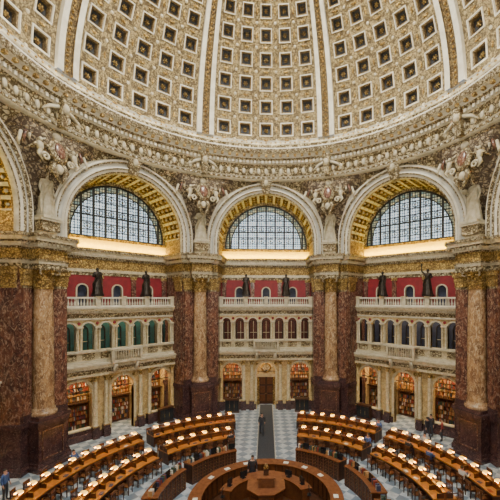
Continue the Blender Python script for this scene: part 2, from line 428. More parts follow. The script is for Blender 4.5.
for i in range(-4,4):
    cx=(i+.5)*.94
    for cz in (17.0,18.2,19.4):
        if math.hypot(cx,cz-ZC)<3.3:
            pts=[(cx+.24*math.cos(t),yg-.06,cz+.24*math.sin(t)) for t in [q*2*pi/14 for q in range(15)]]
            mb.tube(pts,.03,'lead',5); mb.ell((cx,yg-.05,cz),(.09,.03,.09),'pane_ochre',8,5)
winM=mb.mesh('window_lunette')
for k in range(8): obj('window_%d'%(k+1),winM,rz=-rad(45*k))

# ---------------------------------------------------------------- LOGGIA
L0=A+1.8; L1=L0+.45
mb=MB()
GA=[(-3.4,.98,0.0,3.65),(0,.92,0.0,3.7),(3.4,.98,0.0,3.65)]
archwall(mb,-4.62,4.62,0,4.95,L0,L1,GA,'siena','siena')
for cx,hw,zb,zs in GA:
    archband(mb,cx,zs,hw,hw+.2,L0-.09,L0+.01,.8,'pale_marble')
    mb.frustum([(cx-.1,L0-.22),(cx+.1,L0-.22),(cx+.1,L0),(cx-.1,L0)],zs+hw-.02,[(cx-.17,L0-.3),(cx+.17,L0-.3),(cx+.17,L0),(cx-.17,L0)],4.95,'white_stucco')
    mb.box(cx-hw-.22,cx-hw+.04,L0-.12,L1,zs-.12,zs,'white_stucco'); mb.box(cx+hw-.04,cx+hw+.22,L0-.12,L1,zs-.12,zs,'white_stucco')
    for sx in(-1,1): mb.ell((cx+sx*(hw+.02),L0-.03,zs+hw*.95),(.16,.07,.16),'gilt_light',10,6)
    for q in range(1,6):
        t=pi*q/6; mb.tube([(cx,L1-.1,zs),(cx+hw*math.cos(t),L1-.1,zs+hw*math.sin(t))],.018,'bronze',5)
    mb.box(cx-hw,cx+hw,L1-.13,L1-.07,zs-.04,zs+.02,'bronze')
for cx in (-3.4,3.4):
    mb.box(cx-.98,cx+.98,L0+.1,L1,0,.75,'base_marble'); mb.box(cx-.98,cx+.98,L0+.05,L1,.75,.85,'pale_marble')
mb.box(-4.62,-1.0,L0-.2,L0,0,.5,'base_marble'); mb.box(1.0,4.62,L0-.2,L0,0,.5,'base_marble')
for x in (-4.5,-2.22,-1.42,1.42,2.22,4.5):
    xx=max(-4.42,min(4.42,x))
    mb.box(xx-.24,xx+.24,L0-.5,L0,0,.9,'base_marble')
    column(mb,xx,L0-.26,.9,4.95,.16,'siena' if abs(x)>4 else 'pale_marble','gilt_light',12,.45)
for d,z0,z1,m in ((.48,4.95,5.15,'pale_marble'),(.44,5.15,5.5,'carved_fine'),(.55,5.5,5.6,'white_stucco'),(.68,5.6,5.8,'pale_marble'),(.76,5.8,5.95,'white_stucco')):
    mb.box(-4.6,4.6,L0-d,L1,z0,z1,m)
for i in range(40):
    x=-4.5+i*.23; mb.box(x-.06,x+.06,L0-.62,L0-.5,5.5,5.62,'white_stucco')
mb.box(-4.6,4.6,L0-.3,L1,5.95,6.15,'white_stucco'); mb.box(-4.6,4.6,L0-.22,L0-.02,6.8,6.95,'white_stucco')
mb.box(-4.6,4.6,L0-.02,L1,6.15,6.95,'pale_marble')
for i in range(7):
    x=(i-3)*1.32
    mb.box(x-.44,x+.44,L0-.08,L0,6.25,6.72,'carved_fine')
mb.prism([(-1.4,L0-.2),(-1.2,L0-1.0),(1.2,L0-1.0),(1.4,L0-.2)],5.85,6.08,'white_stucco')
mb.prism([(-1.4,L0-.2),(-1.2,L0-1.0),(1.2,L0-1.0),(1.4,L0-.2)],6.82,6.97,'white_stucco')
for i in range(12):
    x=-1.1+i*.2; mb.lathe(x,L0-.9,[(.05,6.08),(.08,6.3),(.035,6.6),(.06,6.82)],6,'white_stucco')
for sx in (-1,1):
    mb.box(sx*1.15-.1,sx*1.15+.1,L0-1.0,L0-.8,6.05,6.85,'white_stucco')
    mb.tube([(sx*.9,L0-.2,5.1),(sx*.9,L0-.7,5.3),(sx*.9,L0-.9,5.8)],[.16,.18,.12],'white_stucco',8)
UA=[((i-3)*1.32,.44,6.95,8.68) for i in range(7)]
archwall(mb,-4.62,4.62,6.95,9.35,L0+.05,L1,UA,'siena','pale_marble',12)
for cx,hw,zb,zs in UA:
    archband(mb,cx,zs,hw,hw+.12,L0-.02,L0+.06,6.95,'white_stucco',12)
for i in range(8):
    x=(i-3.5)*1.32; xx=max(-4.45,min(4.45,x))
    for o in (-.11,.11):
        column(mb,xx+o,L0-.1,6.95,8.72,.075,'pale_marble','white_stucco',8,.22)
    mb.box(xx-.24,xx+.24,L0-.24,L0+.06,8.72,8.84,'white_stucco')
    mb.ell((xx,L0+.02,9.08),(.13,.06,.13),'crimson_wall',8,5)
for d,z0,z1,m in ((.1,9.35,9.5,'white_stucco'),(.06,9.5,9.85,'carved_fine'),(.18,9.85,9.95,'white_stucco'),(.34,10.05,10.22,'pale_marble'),(.44,10.22,10.35,'white_stucco')):
    mb.box(-4.6,4.6,L0-d,L1,z0,z1,m)
mb.box(-4.6,4.6,L0-.2,L1,9.95,10.05,'pale_marble')
for i in range(46):
    x=-4.5+i*.2; mb.box(x-.05,x+.05,L0-.3,L0-.18,9.94,10.05,'white_stucco')
mb.box(-4.62,4.62,L1,A+2.95,10.0,10.3,'pale_marble')
mb.box(-4.62,4.62,L1,A+4.8,5.6,5.95,'pale_marble')
logM=mb.mesh('two_storey_arcade')
mb=MB()
mb.box(-4.6,4.6,L0-.22,L0+.12,10.35,10.48,'rib_white'); mb.box(-4.6,4.6,L0-.22,L0+.12,11.02,11.16,'rib_white')
for x in (-4.45,-2.0,0,2.0,4.45):
    mb.box(x-.18,x+.18,L0-.25,L0+.15,10.35,11.14,'white_stucco'); mb.box(x-.22,x+.22,L0-.29,L0+.19,11.14,11.24,'pale_marble')
for i in range(42):
    x=-4.5+i*.22
    if min(abs(x-q) for q in (-4.45,-2,0,2,4.45))>.2:
        mb.lathe(x,L0-.05,[(.06,10.48),(.085,10.62),(.04,10.85),(.065,11.02)],6,'rib_white')
balM=mb.mesh('stone_balustrade')
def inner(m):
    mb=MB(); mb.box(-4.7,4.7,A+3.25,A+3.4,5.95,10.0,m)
    for i in range(7):
        x=(i-3)*1.32
        archband(mb,x,8.4,.36,.44,A+3.15,A+3.25,6.3,'bronze',8)
        mb.box(x-.02,x+.02,A+3.17,A+3.25,6.3,8.7,'pale_marble'); mb.box(x-.36,x+.36,A+3.17,A+3.25,7.5,7.54,'pale_marble')
    mb.box(-4.9,4.9,A+4.8,A+5.0,0,5.95,'siena')
    for sx in (-1,1):
        mb.box(sx*4.75-.1,sx*4.75+.1,A+2.2,A+4.9,0,5.7,'siena')
        mb.box(sx*1.7-.1,sx*1.7+.1,L1,A+4.8,0,5.6,'siena')
    return mb.mesh('wall_gallery')
inn={'t':inner('gallery_teal'),'r':inner('gallery_red'),'b':inner('gallery_blue')}
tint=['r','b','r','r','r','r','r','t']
def bookcase(x0,x1):
    mb=MB(); y0=A+4.2; y1=A+4.72
    mb.box(x0,x1,y1-.04,y1,0,5.3,'dark_wood')
    nb=max(1,round((x1-x0)/1.0))
    for i in range(nb+1):
        x=x0+(x1-x0)*i/nb; mb.box(x-.04,x+.04,y0,y1,0,5.3,'wood')
    zz=[0,.15,.52,.89,1.26,1.63,2.0,2.5,2.87,3.24,3.61,3.98,4.35,4.72,5.2]
    for z in zz: mb.box(x0,x1,y0,y1,z,z+.04,'wood')
    mb.box(x0,x1,y0-.5,y0,2.38,2.46,'dark_wood')
    for i in range(int((x1-x0)/.2)):
        x=x0+.1+i*.2; mb.box(x-.012,x+.012,y0-.5,y0-.475,2.46,3.1,'gilt')
    mb.box(x0,x1,y0-.52,y0-.46,3.1,3.15,'gilt')
    for z in zz[1:-1]:
        if z==2.0: continue
        x=x0+.06
        while x<x1-.14:
            w=random.uniform(.05,.14); h=random.uniform(.22,.31)
            if random.random()<.92: mb.box(x,x+w-.006,y0+.04,y0+.3,z+.04,z+.04+h,random.choice(['book_red','book_tan','book_tan','book_green','book_blue','paper','book_red']))
            x+=w
    return mb.mesh('bookcase')
bkM=bookcase(1.85,4.6); bkC=bookcase(-1.55,1.55)
for k in range(8):
    if k==4: continue
    rz=-rad(45*k)
    obj('two_storey_arcade',logM,rz=rz); obj('stone_balustrade',balM,rz=rz)
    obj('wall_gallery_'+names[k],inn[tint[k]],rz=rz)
    obj('bookcase',bkM,rz=rz)
    b=obj('bookcase',bkM,rz=rz); b.location=Matrix.Rotation(rz,3,'Z')@Vector((-6.45,0,0))
    if k!=0: obj('bookcase',bkC,rz=rz)
mb=MB(); y=A+3.2
mb.box(-1.5,-.75,y,y+.4,0,4.9,'siena'); mb.box(.75,1.5,y,y+.4,0,4.9,'siena'); mb.box(-.75,.75,y,y+.4,2.9,4.9,'pale_marble')
mb.box(-.92,-.7,y-.1,y,0,3.0,'gilt_light'); mb.box(.7,.92,y-.1,y,0,3.0,'gilt_light'); mb.box(-1.0,1.0,y-.16,y,2.9,3.2,'white_stucco')
for sx in(-1,1):
    mb.box(min(0,sx*.74),max(0,sx*.74),y+.15,y+.2,0.02,2.88,'dark_wood')
    for z in (.3,1.2,2.1): mb.box(sx*.37-.25,sx*.37+.25,y+.1,y+.15,z,z+.7,'wood')
    mb.ell((sx*.08,y+.08,1.1),(.03,.03,.05),'gilt')
pts=[(.46*math.cos(t),y-.08,3.85+.46*math.sin(t)) for t in [i*2*pi/20 for i in range(21)]]
mb.tube(pts,.09,'gilt_light',6); mb.ell((0,y-.04,3.85),(.4,.05,.4),'rib_white',16,8)
mb.box(-.015,.015,y-.11,y-.09,3.85,4.15,'lead'); mb.box(0,.2,y-.11,y-.09,3.84,3.87,'lead')
obj('door_1',mb.mesh('door_1'))

# ---------------------------------------------------------------- RING CORNICE
mb=MB()
rp=[(15.0,22.0,'white_stucco'),(14.62,22.0,'white_stucco'),(14.55,22.14,'carved_fine'),(14.5,22.3,'white_stucco'),(14.42,22.36,'carved_cream'),(14.42,23.25,'carved_fine'),(14.3,23.36,'white_stucco'),(14.22,23.42,'pale_marble'),(14.22,23.68,'carved_fine'),(13.95,23.82,'rib_white'),(13.85,24.05,'white_stucco'),(13.62,24.1,'carved_fine'),(13.62,24.34,'carved_fine'),(13.5,24.5,'rib_white'),(13.5,24.6,'white_stucco'),(14.1,24.62,'carved_cream'),(14.06,25.1,'white_stucco'),(13.98,25.15,'white_stucco'),(13.98,25.35,'white_stucco'),(14.05,25.4,'white_stucco')]
mb.lathe(0,0,[(r,z) for r,z,_ in rp],160,'',True,False,lambda i,j:rp[i][2])
for i in range(264):
    a=2*pi*i/264
    mb.M=Matrix.Rotation(a,4,'Z')
    mb.box(-.09,.09,14.05,14.26,23.44,23.66,'rib_white')
for i in range(132):
    mb.M=Matrix.Rotation(2*pi*i/132,4,'Z')
    mb.box(-.11,.11,13.66,13.98,23.9,24.1,'gilt_light')
    mb.ell((0,14.4,22.8),(.18,.09,.28),'white_stucco',6,5)
for i in range(200):
    mb.M=Matrix.Rotation(2*pi*i/200,4,'Z')
    mb.ell((0,14.5,22.22),(.1,.07,.07),'rib_white',6,4)
    mb.ell((0,13.96,25.25),(.1,.07,.07),'gilt_light',6,4)
for k in range(8):
    mb.M=Matrix.Rotation(rad(22.5+45*k),4,'Z')
    mb.frustum([(-.2,14.1),(.2,14.1),(.2,14.6),(-.2,14.6)],22.1,[(-.34,13.75),(.34,13.75),(.34,14.5),(-.34,14.5)],23.9,'carved_fine')
    mb.ell((0,13.95,23.2),(.24,.24,.34),'white_stucco')
    for sx in(-1,1): mb.tube([(sx*.2,14.2,23.3),(sx*.8,14.3,23.1),(sx*1.3,14.3,22.7)],[.15,.14,.04],'white_stucco',6)
obj('ring_cornice',mb.mesh('ring_cornice'))

# ---------------------------------------------------------------- DOME
mb=MB()
RD=14.0; Z0=25.4
def sph(th,ph,o=0):
    r=RD+o
    return (r*math.cos(rad(ph))*math.sin(rad(th)),r*math.cos(rad(ph))*math.cos(rad(th)),Z0+r*math.sin(rad(ph)))
bd=[0.3]
while len(bd)<9: bd.append(bd[-1]+7.9*math.cos(rad(bd[-1]+4))**.85)
bd_end=bd[-1]
HW=3.0
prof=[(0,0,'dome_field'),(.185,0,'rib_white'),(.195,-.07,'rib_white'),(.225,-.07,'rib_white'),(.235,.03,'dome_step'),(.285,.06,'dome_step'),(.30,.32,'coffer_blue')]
for k in range(8):
    tc=45*k; w=(45-2*HW)/5
    for c in range(5):
        t0=tc-22.5+HW+c*w; t1=t0+w
        for r in range(8):
            p0,p1=bd[r],bd[r+1]
            prev=None
            for qi,(mg,o,mt) in enumerate(prof):
                cor=[(mg,mg),(1-mg,mg),(1-mg,1-mg),(mg,1-mg)]
                ids=[]
                for e in range(4):
                    (a,b),(c2,d)=cor[e],cor[(e+1)%4]
                    for h in (0,.5):
                        u=a+(c2-a)*h; v=b+(d-b)*h
                        ids.append(mb.p(*sph(t0+(t1-t0)*u,p0+(p1-p0)*v,o)))
                if prev:
                    for e in range(8): mb.face([prev[e],prev[(e+1)%8],ids[(e+1)%8],ids[e]],pm_)
                prev=ids; pm_=mt
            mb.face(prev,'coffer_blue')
            thc,phc=(t0+t1)/2,(p0+p1)/2
            sM=mb.M
            nrm=Vector(sph(thc,phc,0))-Vector((0,0,Z0))
            q4=nrm.to_track_quat('Z','Y').to_matrix().to_4x4()
            mb.M=Matrix.Translation(Vector(sph(thc,phc,.24)))@q4
            sz=.15*math.cos(rad(phc))**.7
            mb.ell((0,0,0),(sz*.6,sz*.6,.1),'gilt_light',8,4)
            for q in range(6):
                a=q*pi/3; mb.ell((sz*math.cos(a),sz*math.sin(a),.02),(sz*.42,sz*.42,.05),'gilt_light',6,3)
            if c>0:
                mb.M=Matrix.Translation(Vector(sph(t0,phc,-.02)))@q4
                mb.ell((0,0,0),(.10,.26,.07),'gilt_light',6,4)
                mb.M=Matrix.Translation(Vector(sph(t0,p0,-.02)))@q4
                mb.ell((0,0,0),(.13,.13,.08),'white_stucco',6,4)
            mb.M=Matrix.Translation(Vector(sph(thc,p0,-.02)))@q4
            mb.ell((0,0,0),(.24,.10,.07),'gilt_light',6,4)
            mb.M=sM
    th=tc+22.5
    prR=[(-HW,0),(-HW,-.30),(-HW*.45,-.30),(-HW*.43,-.14),(HW*.43,-.14),(HW*.45,-.30),(HW,-.30),(HW,0)]
    rows=[]
    phs=[bd[0]-.3+ (bd_end+.3-bd[0])*i/30 for i in range(31)]
    for ph in phs:
        rows.append([sph(th+x*(.9+.1*math.cos(rad(ph))),ph,o) for x,o in prR])
    mb.rows(rows,'',False,False,lambda i,j:'rib_white' if j in(0,1,5,6) else 'gilt_rib')
    for i in range(40):
        ph=1+i*1.4
        if ph<bd_end-.5:
            c0=sph(th,ph,-.14); mb.ell(c0,(.10,.10,.10),'gilt',6,4)
mb.rows([[sph(t*3,ph,o) for t in range(121)] for ph,o in ((0,0),(.3,0))],'white_stucco')
mb.rows([[sph(t*3,ph,o) for t in range(121)] for ph,o in ((bd_end,0),(bd_end,-.4),(bd_end+2,-.4),(bd_end+2,-.1))],'white_stucco')
mb.rows([[sph(t*3,ph,o) for t in range(121)] for ph,o in ((bd_end+2,-.1),(62,-.1),(68,-.1))],'dome_field')
rl=(RD-.1)*math.cos(rad(68)); zl=Z0+(RD-.1)*math.sin(rad(68))
mb.lathe(0,0,[(rl,zl),(rl,zl+4),(rl*.5,zl+6),(.1,zl+6.5)],48,'white_stucco',True,False)
obj('coffered_dome',mb.mesh('coffered_dome'))

# ---------------------------------------------------------------- FLOOR
mb=MB()
mb.prism([(21*math.sin(rad(22.5+45*i)),21*math.cos(rad(22.5+45*i))) for i in range(8)][::-1],-.2,0,'floor_tiles')
obj('floor',mb.mesh('floor'))
mb=MB()
mb.box(-.62,.62,4.2,A+3.05,0.0,.015,'carpet_dark')
for sx in (-1,1): mb.box(sx*.66-.04,sx*.66+.04,4.2,A+3.05,0,.018,'carpet_edge')
obj('carpet_runner',mb.mesh('carpet_runner'))
mb=MB(); mb.box(-4.6,4.6,-(A+2.95),-(A+.2),9.2,9.4,'pale_marble'); mb.box(-4.6,4.6,-(A+.5),-(A+.2),0,9.2,'siena')
obj('wall_south_lower',mb.mesh('wall_south_lower'))

# ---------------------------------------------------------------- FIGURES
def skinmesh(V,E,R,sub=1):
    me=bpy.data.meshes.new('tmp'); me.from_pydata(V,E,[]); o=bpy.data.objects.new('tmp',me); COL.objects.link(o)
    o.modifiers.new('s','SKIN')
    sv=me.skin_vertices[0].data
    for i,r in enumerate(R):
        sv[i].radius=(r,r) if not isinstance(r,tuple) else r
        sv[i].use_root=(i==0)
    if sub:
        q=o.modifiers.new('b','SUBSURF'); q.levels=sub; q.render_levels=sub
    dg=bpy.context.evaluated_depsgraph_get(); res=bpy.data.meshes.new_from_object(o.evaluated_get(dg))
    bpy.data.objects.remove(o); return res
def human(pose='stand',top='shirt_dark',bot='trousers',mono=None,robe=False):
    J={'pel':((0,0,.95),(.15,.11),'b'),'wst':((0,0,1.10),(.135,.10),'t'),'che':((0,0,1.34),(.17,.12),'t'),'nek':((0,0,1.50),.055,'s'),'jaw':((0,.015,1.57),.075,'s'),'hed':((0,.01,1.65),.095,'s'),'top':((0,0,1.71),.07,'h')}
    E=[('pel','wst'),('wst','che'),('che','nek'),('nek','jaw'),('jaw','hed'),('hed','top')]
    P={}
    for sx,n in ((-1,'l'),(1,'r')):
        P['sh'+n]=(sx*.19,0,1.43); P['el'+n]=(sx*.25,-.02,1.16); P['wr'+n]=(sx*.25,.08,.92); P['ha'+n]=(sx*.25,.11,.84)
        P['hi'+n]=(sx*.10,0,.88); P['kn'+n]=(sx*.11,.02,.50); P['an'+n]=(sx*.11,0,.09); P['to'+n]=(sx*.13,.15,.04)
    if pose=='walk':
        P['knl']=(-.11,.16,.52);P['anl']=(-.11,.24,.10);P['tol']=(-.12,.38,.05);P['knr']=(.11,-.06,.50);P['anr']=(.11,-.27,.13);P['tor']=(.12,-.16,.04)
        P['ell']=(-.25,-.12,1.18);P['wrl']=(-.24,-.14,.95);P['hal']=(-.24,-.12,.87);P['elr']=(.25,.04,1.17);P['wrr']=(.23,.22,1.0);P['har']=(.22,.28,.95)
    if pose in('sit','read'):
        for sx,n in ((-1,'l'),(1,'r')):
            P['hi'+n]=(sx*.10,.08,.93); P['kn'+n]=(sx*.12,.45,.93); P['an'+n]=(sx*.12,.43,.52); P['to'+n]=(sx*.13,.58,.47)
            P['el'+n]=(sx*.25,.12,1.20); P['wr'+n]=(sx*.14,.38,1.25); P['ha'+n]=(sx*.10,.46,1.27)
    if pose=='raise':
        P['elr']=(.38,.05,1.60);P['wrr']=(.36,.12,1.88);P['har']=(.36,.14,1.97)
        P['ell']=(-.30,.02,1.18);P['wrl']=(-.18,.2,1.12);P['hal']=(-.12,.26,1.14)
        P['knl']=(-.15,.14,.52);P['anl']=(-.14,.06,.09);P['tol']=(-.18,.2,.04)
    if pose=='hold':
        P['elr']=(.28,.0,1.16);P['wrr']=(.14,.22,1.18);P['har']=(.08,.26,1.2)
        P['knr']=(.13,.14,.52)
    rr={'sh':(.075,'t'),'el':(.052,'t'),'wr':(.034,'s'),'ha':(.038,'s'),'hi':(.095,'b'),'kn':(.066,'b'),'an':(.045,'b'),'to':(.04,'f')}
    for n in 'lr':
        for q in rr: J[q+n]=(P[q+n],rr[q][0],rr[q][1])
        E+=[('che','sh'+n),('sh'+n,'el'+n),('el'+n,'wr'+n),('wr'+n,'ha'+n),('pel','hi'+n),('hi'+n,'kn'+n),('kn'+n,'an'+n),('an'+n,'to'+n)]
    ks=list(J); V=[J[k][0] for k in ks]
    me=skinmesh(V,[(ks.index(a),ks.index(b)) for a,b in E],[J[k][1] for k in ks],1)
    tm={'b':bot,'t':top,'s':'skin','h':'hair_dark','f':'shoes'}
    pts=[(Vector(J[k][0]),tm[J[k][2]]) for k in ks]
    for a,b in E:
        pts.append(((Vector(J[a][0])+Vector(J[b][0]))/2,tm[J[b][2]] if J[b][2]!='s' or J[a][2]=='s' else tm[J[a][2]]))
    mb=MB()
    if mono: mf=lambda c:mono
    else: mf=lambda c:min(pts,key=lambda q:(q[0]-c).length)[1]
    mb.addmesh(me,mf)
    sk=mono or 'skin'; hr=mono or 'hair_dark'
    mb.ell((0,-.02,1.68),(.088,.10,.085),hr,12,8)
    mb.ell((0,.108,1.63),(.014,.022,.026),sk,6,5)
    mb.box(-.025,.025,.088,.098,1.578,1.586,mono or 'book_red')
    for sx,n in((-1,'l'),(1,'r')):
        mb.ell((sx*.032,.096,1.655),(.011,.006,.007),mono or 'hair_dark',6,4); mb.ell((sx*.092,.0,1.635),(.012,.02,.03),sk,6,5)
        h=Vector(P['ha'+n]); d=(h-Vector(P['wr'+n])).normalized(); w=d.cross(Vector((sx,0,0)))
        if w.length<.1: w=Vector((0,1,0))
        w.normalize(); inn_=Vector((-sx,0,0))
        for fi,(o,l) in enumerate(((-.028,.060),(-.010,.072),(.010,.068),(.026,.052))):
            a=h+w*o+d*.015
            mb.tube([a,a+d*l*.5,a+d*l*.85+inn_*.015],[.0095,.009,.007],sk,6)
        a=h-w*.03-d*.02; mb.tube([a,a-w*.03+d*.025,a-w*.035+d*.055],[.011,.010,.008],sk,6)
    if robe:
        rows=[]
        for i,(z,r) in enumerate(((.02,.34),(.3,.29),(.6,.25),(.9,.2),(1.1,.165),(1.25,.18))):
            rows.append([((r*(1+.09*math.sin(9*t+i*.4)))*math.cos(t),(r*.8*(1+.09*math.sin(9*t+i*.4)))*math.sin(t)+.02,z) for t in [2*pi*j/36 for j in range(36)]])
        mb.rows(rows,mono,True,True)
        mb.tube([(-.2,0,1.45),(-.05,.15,1.25),(.15,.16,1.0),(.25,.05,.7),(.24,-.05,.4)],[.07,.06,.07,.08,.05],mono,8)
    return mb
def plinth(mb,m,w=.3): mb.box(-w,w,-w,w,-.08,.03,m)
b1=human('raise',mono='bronze',robe=True); plinth(b1,'bronze'); b1.tube([(.36,.14,1.9),(.34,.16,2.15)],[.03,.06],'bronze'); sA=b1.mesh('bronze_statue')
b1=human('hold',mono='bronze',robe=True); plinth(b1,'bronze'); b1.box(-.02,.18,.22,.34,1.12,1.3,'bronze'); sB=b1.mesh('bronze_statue')
b1=human('hold',mono='plaster_statue',robe=True); plinth(b1,'plaster_statue',.36); b1.ell((.2,.3,1.25),(.12,.12,.12),'plaster_statue'); sC=b1.mesh('plaster_statue')
b1=human('stand',mono='plaster_statue',robe=True); plinth(b1,'plaster_statue',.36); b1.tube([(.27,.12,.84),(.3,.14,.5),(.3,.14,.05)],[.05,.04,.05],'plaster_statue'); sD=b1.mesh('plaster_statue')
def bayp(k,s,u,z):
    t=rad(45*k); r=A+u
    return (r*math.sin(t)+s*math.cos(t),r*math.cos(t)-s*math.sin(t),z)
for k in range(8):
    if k==4: continue
    for s in(-2.0,2.0):
        obj('bronze_statue',sA if (k,s) in((1,2.0),(6,2.0),(3,-2.0)) else sB,bayp(k,s,1.75,11.24+.1),-rad(45*k)+pi,sc=1.22)
for k in range(8):
    a=rad(22.5+45*k); r=15.72
    obj('plaster_statue',sC if k%2 else sD,(r*math.sin(a),r*math.cos(a),16.25+.14),-a+pi,sc=1.68)

# ---------------------------------------------------------------- READING DESKS
def PT(r,a,z=0): return (r*math.sin(rad(a)),r*math.cos(rad(a)),z)
pS=human('read','shirt_white').mesh('seated_reader'); pS2=human('read','shirt_blue').mesh('seated_reader'); pS3=human('read','shirt_dark').mesh('seated_reader')
RR=random.Random(11)
def desk(r,a0,a1,dep):
    par=bpy.data.objects.new('reading_desk',None); COL.objects.link(par)
    mb=MB()
    mb.polar(r-dep,r+dep,a0,a1,.72,.79,'wood_top'); mb.polar(r-dep+.03,r+dep-.03,a0+.1,a1-.1,.60,.72,'dark_wood')
    mb.polar(r-.06,r+.06,a0,a1,0,1.06,'wood'); mb.polar(r-.12,r+.12,a0,a1,1.06,1.11,'dark_wood')
    L=rad(a1-a0)*r; n=max(2,round(L/.92)); 
    for i in range(n+1):
        a=a0+(a1-a0)*i/n; h=math.degrees(.035/r)
        a=min(max(a,a0+h),a1-h)
        mb.polar(r-dep+.05,r+dep-.05,a-h,a+h,0,.72,'dark_wood',1)
        mb.polar(r-.42,r+.42,a-h*.6,a+h*.6,.79,1.06,'dark_wood',1)
    obj('desk_frame',mb.mesh('desk_frame'),parent=par)
    lm=MB(); ch=MB(); pp=MB()
    nl=n
    for i in range(nl):
        a=a0+(a1-a0)*(i+.5)/nl
        lm.M=Matrix.Translation(PT(r,a))@Matrix.Rotation(-rad(a),4,'Z')
        lm.lathe(0,0,[(.05,1.11),(.02,1.14),(.02,1.32)],6,'gilt')
        lm.rows([[(x,.17*math.cos(t),1.28+.08*math.sin(t)) for t in [pi*j/6 for j in range(7)]] for x in (-.13,.13)],'lamp_amber')
        for sg in(-1,1): lm.box(-.12,.12,sg*.13-.03,sg*.13+.03,1.255,1.27,'lamp_under')
        for sg in (-1,1):
            rr=r+sg*(dep+.30)
            ca=a+random.uniform(-.4,.4); jr=random.uniform(-.2,.2)
            ch.M=Matrix.Translation(PT(rr,ca))@Matrix.Rotation(-rad(a)+(0 if sg>0 else pi)+jr,4,'Z')
            ch.box(-.22,.22,-.22,.22,.43,.47,'wood')
            for lx in(-.19,.19):
                ch.box(lx-.02,lx+.02,-.2,-.16,0,.43,'dark_wood'); ch.box(lx-.02,lx+.02,.17,.21,0,.9,'dark_wood')
                ch.box(lx-.025,lx+.025,-.18,.2,.64,.67,'dark_wood'); ch.box(lx-.02,lx+.02,-.18,-.14,.47,.64,'dark_wood')
            ch.box(-.22,.22,.17,.21,.78,.92,'wood')
            for bx in(-.1,0,.1): ch.box(bx-.02,bx+.02,.18,.2,.47,.78,'wood')
            if RR.random()<.07:
                x,y,_=PT(rr,ca); obj('seated_reader',RR.choice([pS,pS2,pS3]),(x,y,-.38),-rad(a)+(pi if sg>0 else 0)+jr)
            if random.random()<.45:
                pp.M=Matrix.Translation(PT(r+sg*random.uniform(.35,.5),a,.79))@Matrix.Rotation(-rad(a)+random.uniform(-.4,.4),4,'Z')
                pp.box(-.13,.13,-.09,.09,0,random.uniform(.01,.06),random.choice(['paper','book_red','book_blue']))
    obj('desk_lamps',lm.mesh('desk_lamps'),parent=par); obj('reading_chairs',ch.mesh('reading_chairs'),parent=par)
    if pp.v: obj('papers',pp.mesh('papers'),parent=par)
for sg in (1,-1):
    for r,segs in ((12.4,((12.5,44.5),(48.3,90),(95,130))),(9.15,((15.5,49),(53.5,91),(97,125)))):
        for a0,a1 in segs:
            desk(r,*( (a0,a1) if sg>0 else (-a1,-a0)),.62)
for sg in (1,-1):
    for a0,a1 in ((21,54),(59.5,91),(97,125)):
        if sg<0: a0,a1=-a1,-a0
        mb=MB(); r=5.75
        mb.polar(r-.38,r+.38,a0,a1,0,.12,'dark_wood'); mb.polar(r-.35,r+.35,a0,a1,.12,1.12,'dark_wood'); mb.polar(r-.42,r+.42,a0-.3,a1+.3,1.12,1.18,'counter_top')
        n=int(abs(a1-a0)/4)
        for i in range(n+1):
            a=a0+(a1-a0)*i/n; a=min(max(a,a0+.3),a1-.3); 
            mb.polar(r-.39,r+.39,a-.3,a+.3,.12,1.12,'wood',1)
        for z in(.3,.5,.7,.9): mb.polar(r-.37,r+.37,a0+.1,a1-.1,z-.015,z+.015,'wood')
        for i in range(n):
            for z in(.2,.4,.6,.8,1.0):
                a=a0+(a1-a0)*(i+.5)/n
                for rr in(r-.37,r+.37): mb.ell(PT(rr,a,z),(.03,.03,.02),'gilt',5,3)
        for i in range(n):
            a=a0+(a1-a0)*(i+.5)/n
            mb.M=Matrix.Translation(PT(r,a,1.18))@Matrix.Rotation(-rad(a),4,'Z')
            if i%3==1:
                mb.box(-.18,.18,-.12,.12,0,.03,'screen_dark'); mb.box(-.2,.2,-.02,.02,.05,.34,'screen_dark'); mb.box(-.03,.03,-.02,.02,.03,.06,'screen_dark')
            else:
                for q in range(5): 
                    h=random.uniform(.2,.3); mb.box(-.17+q*.07,-.11+q*.07,-.1,.1,0,h,random.choice(['book_red','book_tan','paper','book_blue','book_green']))
            mb.M=Matrix()
        obj('card_catalog_cabinet',mb.mesh('card_catalog_cabinet'))

# ---------------------------------------------------------------- CENTRAL DESK
par=bpy.data.objects.new('circulation_desk',None); COL.objects.link(par)
mb=MB()
mb.polar(3.35,3.75,-172,172,0,1.08,'wood',90); mb.polar(3.2,3.88,-172,172,1.08,1.15,'counter_top',90); mb.polar(3.3,3.82,-172,172,0,.15,'dark_wood',90)
for i in range(48):
    a=-170+i*7.2; mb.polar(3.74,3.80,a-.5,a+.5,.15,1.08,'dark_wood',1)
    mb.polar(3.30,3.36,a-.5,a+.5,.15,1.08,'dark_wood',1)
obj('outer_counter',mb.mesh('outer_counter'),parent=par)
mb=MB()
mb.lathe(0,0,[(3.3,.0),(3.3,.06)],64,'dark_wood',False)
mb.polar(1.95,2.35,-75,75,.06,1.02,'wood',40); mb.polar(1.85,2.5,-75,75,1.02,1.08,'counter_top',40)
mb.polar(1.95,2.35,105,255,.06,1.02,'wood',40); mb.polar(1.85,2.5,105,255,1.02,1.08,'counter_top',40)
for i in range(21):
    a=-72+i*7.15; mb.polar(2.34,2.40,a-.8,a+.8,.06,1.02,'dark_wood',1)
obj('inner_counter',mb.mesh('inner_counter'),parent=par)
mb=MB()
def octg(r,o=22.5): return [(r*math.cos(rad(o+45*i)),r*math.sin(rad(o+45*i))) for i in range(8)]
for r,z0,z1,m in((1.0,.06,.3,'dark_wood'),(.88,.3,1.5,'wood'),(.96,1.5,1.6,'dark_wood'),(1.02,1.6,1.66,'counter_top')):
    mb.prism(octg(r),z0,z1,m)
